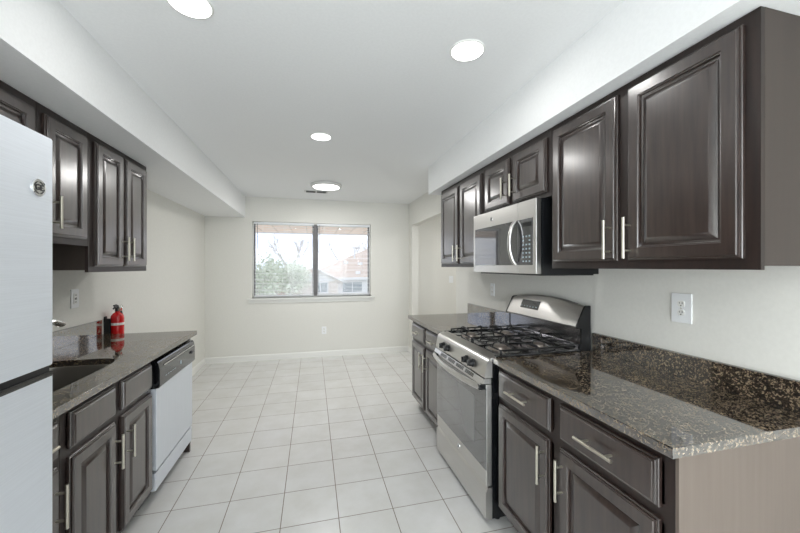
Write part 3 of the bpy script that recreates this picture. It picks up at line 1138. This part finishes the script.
# ------------------------------------------------------------------ wall plates
def wall_plate(kind, label, cat, p, n, w_=0.07, h_=0.115, gang='outlet'):
    """p centre on the wall; n outward normal ('+x','-x','-y')"""
    t = thing(kind, label, cat, p)
    ax = {'-x': (Vector((-1, 0, 0)), Vector((0, 1, 0))), '+x': (Vector((1, 0, 0)), Vector((0, 1, 0))), '-y': (Vector((0, -1, 0)), Vector((1, 0, 0)))}[n]
    nv, uv = ax

    def bx_(b, u0, u1, z0, z1, d0, d1, bev=0.0):
        a = Vector(p) + uv * u0 + nv * d0
        c = Vector(p) + uv * u1 + nv * d1
        box(b, a.x, c.x, a.y, c.y, p[2] + z0, p[2] + z1, bev)
    b = nb(); bx_(b, -w_ / 2, w_ / 2, -h_ / 2, h_ / 2, 0, 0.006, 0.002); pl = obj('cover_plate', b, 'white_plastic', t)
    if gang == 'outlet':
        for zc in (-0.020, 0.020):
            b = nb()
            rings = []
            for dd, k in ((0.005, 1.0), (0.0072, 1.0), (0.0078, 0.94)):
                ring = []
                for i in range(24):
                    a = 2 * PI * i / 24
                    u = 0.0165 * k * math.cos(a)
                    z = max(-0.0135, min(0.0135, 0.0165 * k * math.sin(a)))
                    ring.append(tuple(Vector(p) + uv * u + nv * dd + Vector((0, 0, zc + z))))
                rings.append(ring)
            loft(b, rings)
            r_ = obj('receptacle', b, 'trim', t)
            b = nb()
            bx_(b, -0.0075, -0.0050, zc - 0.001, zc + 0.008, 0.007, 0.0084)
            bx_(b, 0.0050, 0.0070, zc - 0.0005, zc + 0.007, 0.007, 0.0084)
            bx_(b, -0.0025, 0.0025, zc - 0.0105, zc - 0.006, 0.007, 0.0084)
            obj('slots', b, 'dark_slot', r_)
        b = nb(); bx_(b, -0.003, 0.003, -0.003, 0.003, 0.005, 0.0075, 0.001); obj('screw', b, 'nickel', t)
    elif gang == 'gfci':
        b = nb(); bx_(b, -0.0165, 0.0165, -0.034, 0.034, 0.005, 0.009, 0.001); r_ = obj('receptacle', b, 'trim', t)
        b = nb()
        for zc in (-0.022, 0.022):
            bx_(b, -0.0075, -0.0050, zc - 0.004, zc + 0.005, 0.0088, 0.0096)
            bx_(b, 0.0050, 0.0070, zc - 0.004, zc + 0.004, 0.0088, 0.0096)
        obj('slots', b, 'dark_slot', r_)
        b = nb(); bx_(b, -0.008, 0.008, 0.001, 0.006, 0.0088, 0.0105); bx_(b, -0.008, 0.008, -0.006, -0.001, 0.0088, 0.0105); obj('test_button', b, 'dark_slot', r_)
    else:
        b = nb(); bx_(b, -0.005, 0.005, -0.011, 0.011, 0.005, 0.008, 0.001); obj('toggle_bezel', b, 'trim', t)
        b = nb(); bx_(b, -0.0035, 0.0035, 0.0, 0.010, 0.007, 0.017, 0.001); obj('toggle', b, 'trim', t)
    return t


wall_plate('wall_outlet', 'large white duplex outlet on the right wall above the near granite backsplash', 'outlet', (XR, 1.188, 1.222), '-x', 0.088, 0.133)
wall_plate('wall_outlet', 'small white outlet on the right wall beyond the range, below the microwave', 'outlet', (XR, 2.868, 1.196), '-x')
wall_plate('wall_outlet', 'white outlet low on the back wall below the window', 'outlet', (0.175, YB, 0.412), '-y')
wall_plate('wall_outlet', 'white outlet plate with test buttons on the left wall beneath the tall cabinet pair', 'outlet', (XL, 2.70, 1.20), '+x', 0.075, 0.122, 'gfci')
wall_plate('light_switch', 'white light switch on the wall of the side hall', 'light switch', (2.308, YB, 1.19), '-y', 0.075, 0.118, 'switch')

# ------------------------------------------------------------------ fire extinguisher
ex, ey, ez = XL + 0.065, 3.075, 0.80
t = thing('fire_extinguisher', 'small red fire extinguisher hanging on the left wall past the counter end', 'fire extinguisher', (ex, ey, ez))
b = nb()
lathe(b, [(0.020, 0), (0.038, 0.004), (0.042, 0.015), (0.042, 0.215), (0.039, 0.235), (0.028, 0.252), (0.016, 0.260), (0.014, 0.268)], (ex, ey, ez)); cy = obj('cylinder', b, 'red', t)
b = nb(); lathe(b, [(0.0425, 0.165), (0.0428, 0.167), (0.0428, 0.181), (0.0425, 0.183)], (ex, ey, ez), cap=False); obj('label_band', b, 'label_white', cy)
b = nb(); lathe(b, [(0.013, 0.264), (0.015, 0.270), (0.015, 0.292), (0.011, 0.300)], (ex, ey, ez), n=20); vv = obj('valve', b, 'black', t)
b = nb(); lathe(b, [(0.015, 0), (0.015, 0.010), (0.012, 0.012)], (ex + 0.013, ey, ez + 0.283), 'x', 20); g_ = obj('pressure_gauge', b, 'nickel', vv)
b = nb(); lathe(b, [(0.011, 0), (0.011, 0.001)], (ex + 0.0255, ey, ez + 0.283), 'x', 20); obj('gauge_face', b, 'red', g_)
b = nb()
tube(b, [(ex, ey + 0.005, ez + 0.298), (ex, ey - 0.03, ez + 0.305), (ex, ey - 0.055, ez + 0.292)], 0.006, 8)
tube(b, [(ex, ey + 0.012, ez + 0.306), (ex, ey - 0.02, ez + 0.318), (ex, ey - 0.05, ez + 0.315)], 0.006, 8)
obj('lever', b, 'black', vv)
b = nb()
pts = [(ex + 0.012, ey + 0.028 + 0.016 * math.cos(a), ez + 0.300 + 0.016 * math.sin(a)) for a in [i * PI / 8 for i in range(17)]]
tube(b, pts, 0.0022, 6); obj('pull_ring', b, 'chrome', vv)
b = nb()
tube(b, [(ex, ey + 0.012, ez + 0.285), (ex + 0.005, ey + 0.035, ez + 0.275), (ex + 0.008, ey + 0.047, ez + 0.24), (ex + 0.008, ey + 0.047, ez + 0.20)], 0.007, 8)
obj('nozzle', b, 'black', vv)
b = nb()
box(b, XL + 0.001, XL + 0.007, ey - 0.050, ey - 0.018, ez - 0.01, ez + 0.235, 0.001)
box(b, XL + 0.001, ex - 0.02, ey - 0.052, ey - 0.047, ez + 0.02, ez + 0.22)
box(b, XL + 0.001, XL + 0.023, ey - 0.018, ey + 0.018, ez + 0.04, ez + 0.20)
obj('wall_bracket', b, 'black', t)

# ------------------------------------------------------------------ ceiling lights
DL = thing('recessed_light', 'round recessed ceiling light nearest the left soffit, cut by the top of the view', 'ceiling light', (-0.469, 1.518, ZC), 'recessed ceiling lights')
cx_, cy_ = -0.469, 1.518
b = nb(); lathe(b, [(0.084, 0.0), (0.084, -0.003), (0.080, -0.006), (0.0755, -0.006), (0.075, 0.0)], (cx_, cy_, ZC), n=40); tr = obj('trim_ring', b, 'trim', DL)
b = nb(); lathe(b, [(0.0752, -0.0055), (0.073, -0.0062), (0.03, -0.0068), (0.001, -0.007)], (cx_, cy_, ZC), n=40, cap=False); obj('lens', b, 'lamp', DL)
dup(DL, (0.722, 1.520, ZC), 'round recessed ceiling light nearest the right soffit')
dup(DL, (0.066, 2.815, ZC), 'round recessed ceiling light on its own in the middle of the ceiling')
LAMP_COL = (1.0, 0.985, 0.96)
for p in ((-0.469, 1.518), (0.722, 1.520), (0.066, 2.815)):
    area('downlight_beam', (p[0], p[1], ZC - 0.012), (0, 0, 0), 0.13, 0.13, 1.9 if p[1] < 2 else 5.5, LAMP_COL, 'DISK')
t = thing('flush_ceiling_light', 'larger round surface-mounted ceiling light with grey rim near the window', 'ceiling light', (0.17, 4.44, ZC))
b = nb(); lathe(b, [(0.185, 0.0), (0.195, -0.006), (0.195, -0.026), (0.180, -0.036), (0.165, -0.037), (0.165, -0.03)], (0.17, 4.44, ZC), n=48); obj('rim', b, 'vent_white', t)
b = nb(); lathe(b, [(0.166, -0.034), (0.160, -0.040), (0.08, -0.044), (0.001, -0.045)], (0.17, 4.44, ZC), n=48, cap=False); obj('diffuser', b, 'lamp', t)
area('flush_light_beam', (0.17, 4.44, ZC - 0.05), (0, 0, 0), 0.30, 0.30, 13.5, LAMP_COL, 'DISK')
# ceiling vent
t = thing('ceiling_vent', 'white slotted ceiling vent between the flush light and the back wall', 'vent', (0.05, 4.90, ZC))
b = nb(); box(b, -0.11, 0.21, 4.83, 4.97, ZC - 0.006, ZC, 0.002); f_ = obj('frame', b, 'vent_white', t)
for x0 in (-0.085, 0.06):
    b = nb()
    for k in range(5):
        box(b, x0, x0 + 0.125, 4.85 + 0.022 * k, 4.862 + 0.022 * k, ZC - 0.0075, ZC - 0.005)
    obj('louver_slots', b, 'dark_slot', t)

# ------------------------------------------------------------------ outside
M['eave'] = noise_color(mat('tan_eave_boards', rough=0.6), srgb(224, 198, 184), srgb(232, 206, 192), nscale=4)
M['roof'] = noise_color(mat('tan_shingles', rough=0.9), srgb(178, 160, 148), srgb(198, 182, 170), nscale=12)
M['brick'] = mat('pink_brick', srgb(176, 142, 134), 0.9)
t_, n_, l_, b_ = nodes(M['brick'])
br = n_.new('ShaderNodeTexBrick')
br.inputs['Scale'].default_value = 4
br.inputs['Color1'].default_value = srgb(182, 140, 130)
br.inputs['Color2'].default_value = srgb(168, 128, 120)
br.inputs['Mortar'].default_value = srgb(200, 190, 184)
tc_ = n_.new('ShaderNodeTexCoord')
l_.new(tc_.outputs['Object'], br.inputs['Vector'])
l_.new(br.outputs['Color'], b_.inputs['Base Color'])
M['siding'] = mat('white_siding', srgb(222, 224, 228), 0.7)
M['ext_glass'] = mat('pale_house_glass', srgb(120, 135, 145), 0.15)
M['leaf'] = noise_color(mat('pale_foliage', rough=0.7), srgb(178, 190, 170), srgb(204, 210, 192), nscale=3)
M['bark'] = mat('grey_bark', srgb(190, 186, 186), 0.9)
M['grass'] = noise_color(mat('lawn', rough=0.95), srgb(176, 182, 166), srgb(192, 196, 182), nscale=1.0)
M['fascia'] = mat('pale_fascia', srgb(214, 216, 220), 0.5)

b = nb(); box(b, -60, 80, 6.5, 110, -3.7, -3.5); o_ = obj('ground', b, 'grass'); o_['kind'] = 'structure'
# eave above the window
t = thing('roof_eave', 'tan boarded eave overhanging outside above the window', 'eave', (0, 6.6, 2.14))
b = nb(); box(b, -5, 6, YB + 0.152, 8.0, 2.165, 2.22); ev = obj('soffit_board', b, 'eave', t)
b = nb()
for k in range(36):
    x = -5 + 0.305 * k
    box(b, x, x + 0.012, YB + 0.152, 8.0, 2.160, 2.167)
obj('board_joints', b, 'roof', ev)
b = nb(); box(b, -5, 6, 8.0, 8.05, 2.14, 2.34); obj('fascia', b, 'fascia', t)

# neighbouring building
HY = 32.0
GZ = -3.5


def roof_gable(b, x0, x1, y0, y1, ze, zr, over=0.35, th=0.12):
    xm = (x0 + x1) / 2
    for z_off in (0,):
        prof = [(x0 - over, ze - over * (zr - ze) / ((x1 - x0) / 2)), (xm, zr), (x1 + over, ze - over * (zr - ze) / ((x1 - x0) / 2)),
                (x1 + over, ze - over * (zr - ze) / ((x1 - x0) / 2) - th), (xm, zr - th), (x0 - over, ze - over * (zr - ze) / ((x1 - x0) / 2) - th)]
        loft(b, [[(x, y, z) for x, z in prof] for y in (y0, y1)])


t = thing('apartment_building', 'pale apartment house with tan hipped roof and small front gable, outside the right blind', 'building', (5, HY + 4, GZ))
# main white wing on the right, brick wing under the gable
b = nb(); box(b, 2.3, 22, HY + 0.6, HY + 10, GZ, 0.35); obj('wall', b, 'siding', t)
b = nb(); box(b, -1.1, 2.3, HY, HY + 9, GZ, 0.15); obj('brick_wall', b, 'brick', t)
b = nb()
loft(b, [[(-0.95, HY - 0.05, 0.1), (2.15, HY - 0.05, 0.1), (0.6, HY - 0.05, 1.0)], [(-0.95, HY + 0.1, 0.1), (2.15, HY + 0.1, 0.1), (0.6, HY + 0.1, 1.0)]])
obj('gable_face', b, 'siding', t)
b = nb(); roof_gable(b, -1.1, 2.3, HY - 0.45, HY + 6, 0.15, 1.12); obj('gable_roof', b, 'roof', t)
b = nb()
pts = [(-1.5, HY - 0.5, 0.0), (0.6, HY - 0.5, 1.10), (2.7, HY - 0.5, 0.0)]
tube(b, pts, 0.07, 6)
obj('rake_board', b, 'fascia', t)
b = nb()
# hipped main roof rising to the right and back
v = [b.verts.new(p) for p in ((-0.9, HY + 0.2, 0.35), (22.5, HY + 0.2, 0.35), (22.5, HY + 11, 0.35), (-0.9, HY + 11, 0.35), (6.2, HY + 5.6, 3.5), (16, HY + 5.6, 3.5))]
for q in ((0, 1, 5, 4), (1, 2, 5), (2, 3, 4, 5), (3, 0, 4), (0, 3, 2, 1)):
    b.faces.new([v[i] for i in q])
obj('main_roof', b, 'roof', t)
b = nb(); box(b, 2.3, 22.5, HY + 0.12, HY + 0.22, 0.18, 0.38); obj('gutter', b, 'fascia', t)
for x0, x1, z0, z1, yy in ((0.1, 1.3, -0.95, -0.05, HY), (2.75, 4.55, -0.98, -0.10, HY + 0.6), (5.4, 7.2, -0.98, -0.10, HY + 0.6), (8.5, 10.5, -0.98, -0.10, HY + 0.6)):
    b = nb(); box(b, x0 - .12, x1 + .12, yy - 0.08, yy, z0 - .12, z1 + .12); f_ = obj('window', b, 'siding', t)
    b = nb()
    xm = (x0 + x1) / 2
    box(b, x0, xm - .04, yy - 0.10, yy - 0.075, z0, z1); box(b, xm + .04, x1, yy - 0.10, yy - 0.075, z0, z1)
    obj('pane', b, 'ext_glass', f_)
for x, f in ((3.0, 0.45), (4.4, 0.42), (6.3, 0.45), (4.0, 0.14)):
    b = nb(); yy = HY + 0.2 + 5.4 * f; z = 0.35 + 3.15 * f
    box(b, x, x + 0.45, yy - 0.2, yy + 0.15, z - .1, z + 0.16); obj('roof_vent', b, 'siding', t)
b = nb(); tube(b, [(4.2, HY + 3.5, 2.0), (4.2, HY + 3.5, 3.3)], 0.08, 8); obj('flue_pipe', b, 'fascia', t)
# second house behind left
t = thing('house', 'low pale house with a dark gabled roof beyond the left blind, behind the trees', 'house', (-0.3, HY + 16, GZ))
b = nb(); box(b, -4.3, 3.6, HY + 13.2, HY + 20, GZ, -0.3); obj('wall', b, 'brick', t)
b = nb()
prof = [(-4.9, -0.5), (-0.3, 1.15), (4.3, -0.5)]
loft(b, [[(x, y, z) for x, z in prof] for y in (HY + 12.8, HY + 20.4)])
obj('roof', b, 'roof', t)
for x0 in (-3.6, -1.6):
    b = nb(); box(b, x0, x0 + 1.1, HY + 13.1, HY + 13.2, -1.7, -0.7); f_ = obj('window', b, 'siding', t)
    b = nb(); box(b, x0 + .1, x0 + 1.0, HY + 13.06, HY + 13.11, -1.6, -0.8); obj('pane', b, 'ext_glass', f_)


def tree(x, y, h, spread, nleaf, label, leafy=True, seed=1):
    rnd = random.Random(seed)
    t = thing('tree', label, 'tree', (x, y, GZ), 'trees outside the window')
    b = nb()
    tips = []

    def grow(p, d, L, r, lv):
        q = p + d * L
        mid = p + d * L * 0.5 + Vector((rnd.uniform(-1, 1), rnd.uniform(-1, 1), 0)) * L * 0.05
        tube(b, [p, mid, q], [r, r * 0.85, r * 0.65], 6)
        if lv >= 2:
            tips.append((mid, q))
        if lv == (4 if not leafy else 3):
            return
        for k in range(3 if lv else 5):
            nd = (d * 0.75 + Vector((rnd.uniform(-1, 1) * spread, rnd.uniform(-1, 1) * spread, rnd.uniform(-0.1, 0.7)))).normalized()
            grow(p + d * L * rnd.uniform(0.7, 1.0), nd, L * rnd.uniform(0.6, 0.8), r * 0.55, lv + 1)
    grow(Vector((x, y, GZ)), Vector((0, 0, 1)), h * 0.40, h * 0.022, 0)
    obj('trunk', b, 'bark', t)
    if leafy:
        b = nb()
        for k in range(nleaf):
            a, q = rnd.choice(tips)
            c = a.lerp(q, rnd.random()) + Vector([rnd.gauss(0, 0.35) for _ in range(3)])
            u = Vector([rnd.gauss(0, 1) for _ in range(3)]).normalized() * rnd.uniform(0.06, 0.12)
            w_ = u.cross(Vector([rnd.gauss(0, 1) for _ in range(3)])).normalized() * u.length * 0.6
            vs_ = [b.verts.new(c + s) for s in (u, w_, -u, -w_)]
            b.faces.new(vs_)
        o = obj('crown', b, 'leaf', t, smooth=False)
    return t


tree(-3.7, 22, 5.6, 0.8, 4500, 'pale green leafy tree at the far left of the window view', True, 3)
tree(-1.9, 27, 5.6, 0.75, 4500, 'pale green leafy tree left of the dark mullion', True, 5)
tree(-1.7, 17.5, 3.9, 0.9, 3500, 'low pale shrub-like tree just outside below the left blind', True, 9)
tree(6.5, 60, 11.0, 0.8, 0, 'tall bare tree rising behind the gable, right of the mullion', False, 8)
tree(-4.5, 70, 12.5, 0.8, 0, 'bare tree behind the second house, left of the taller bare one', False, 11)
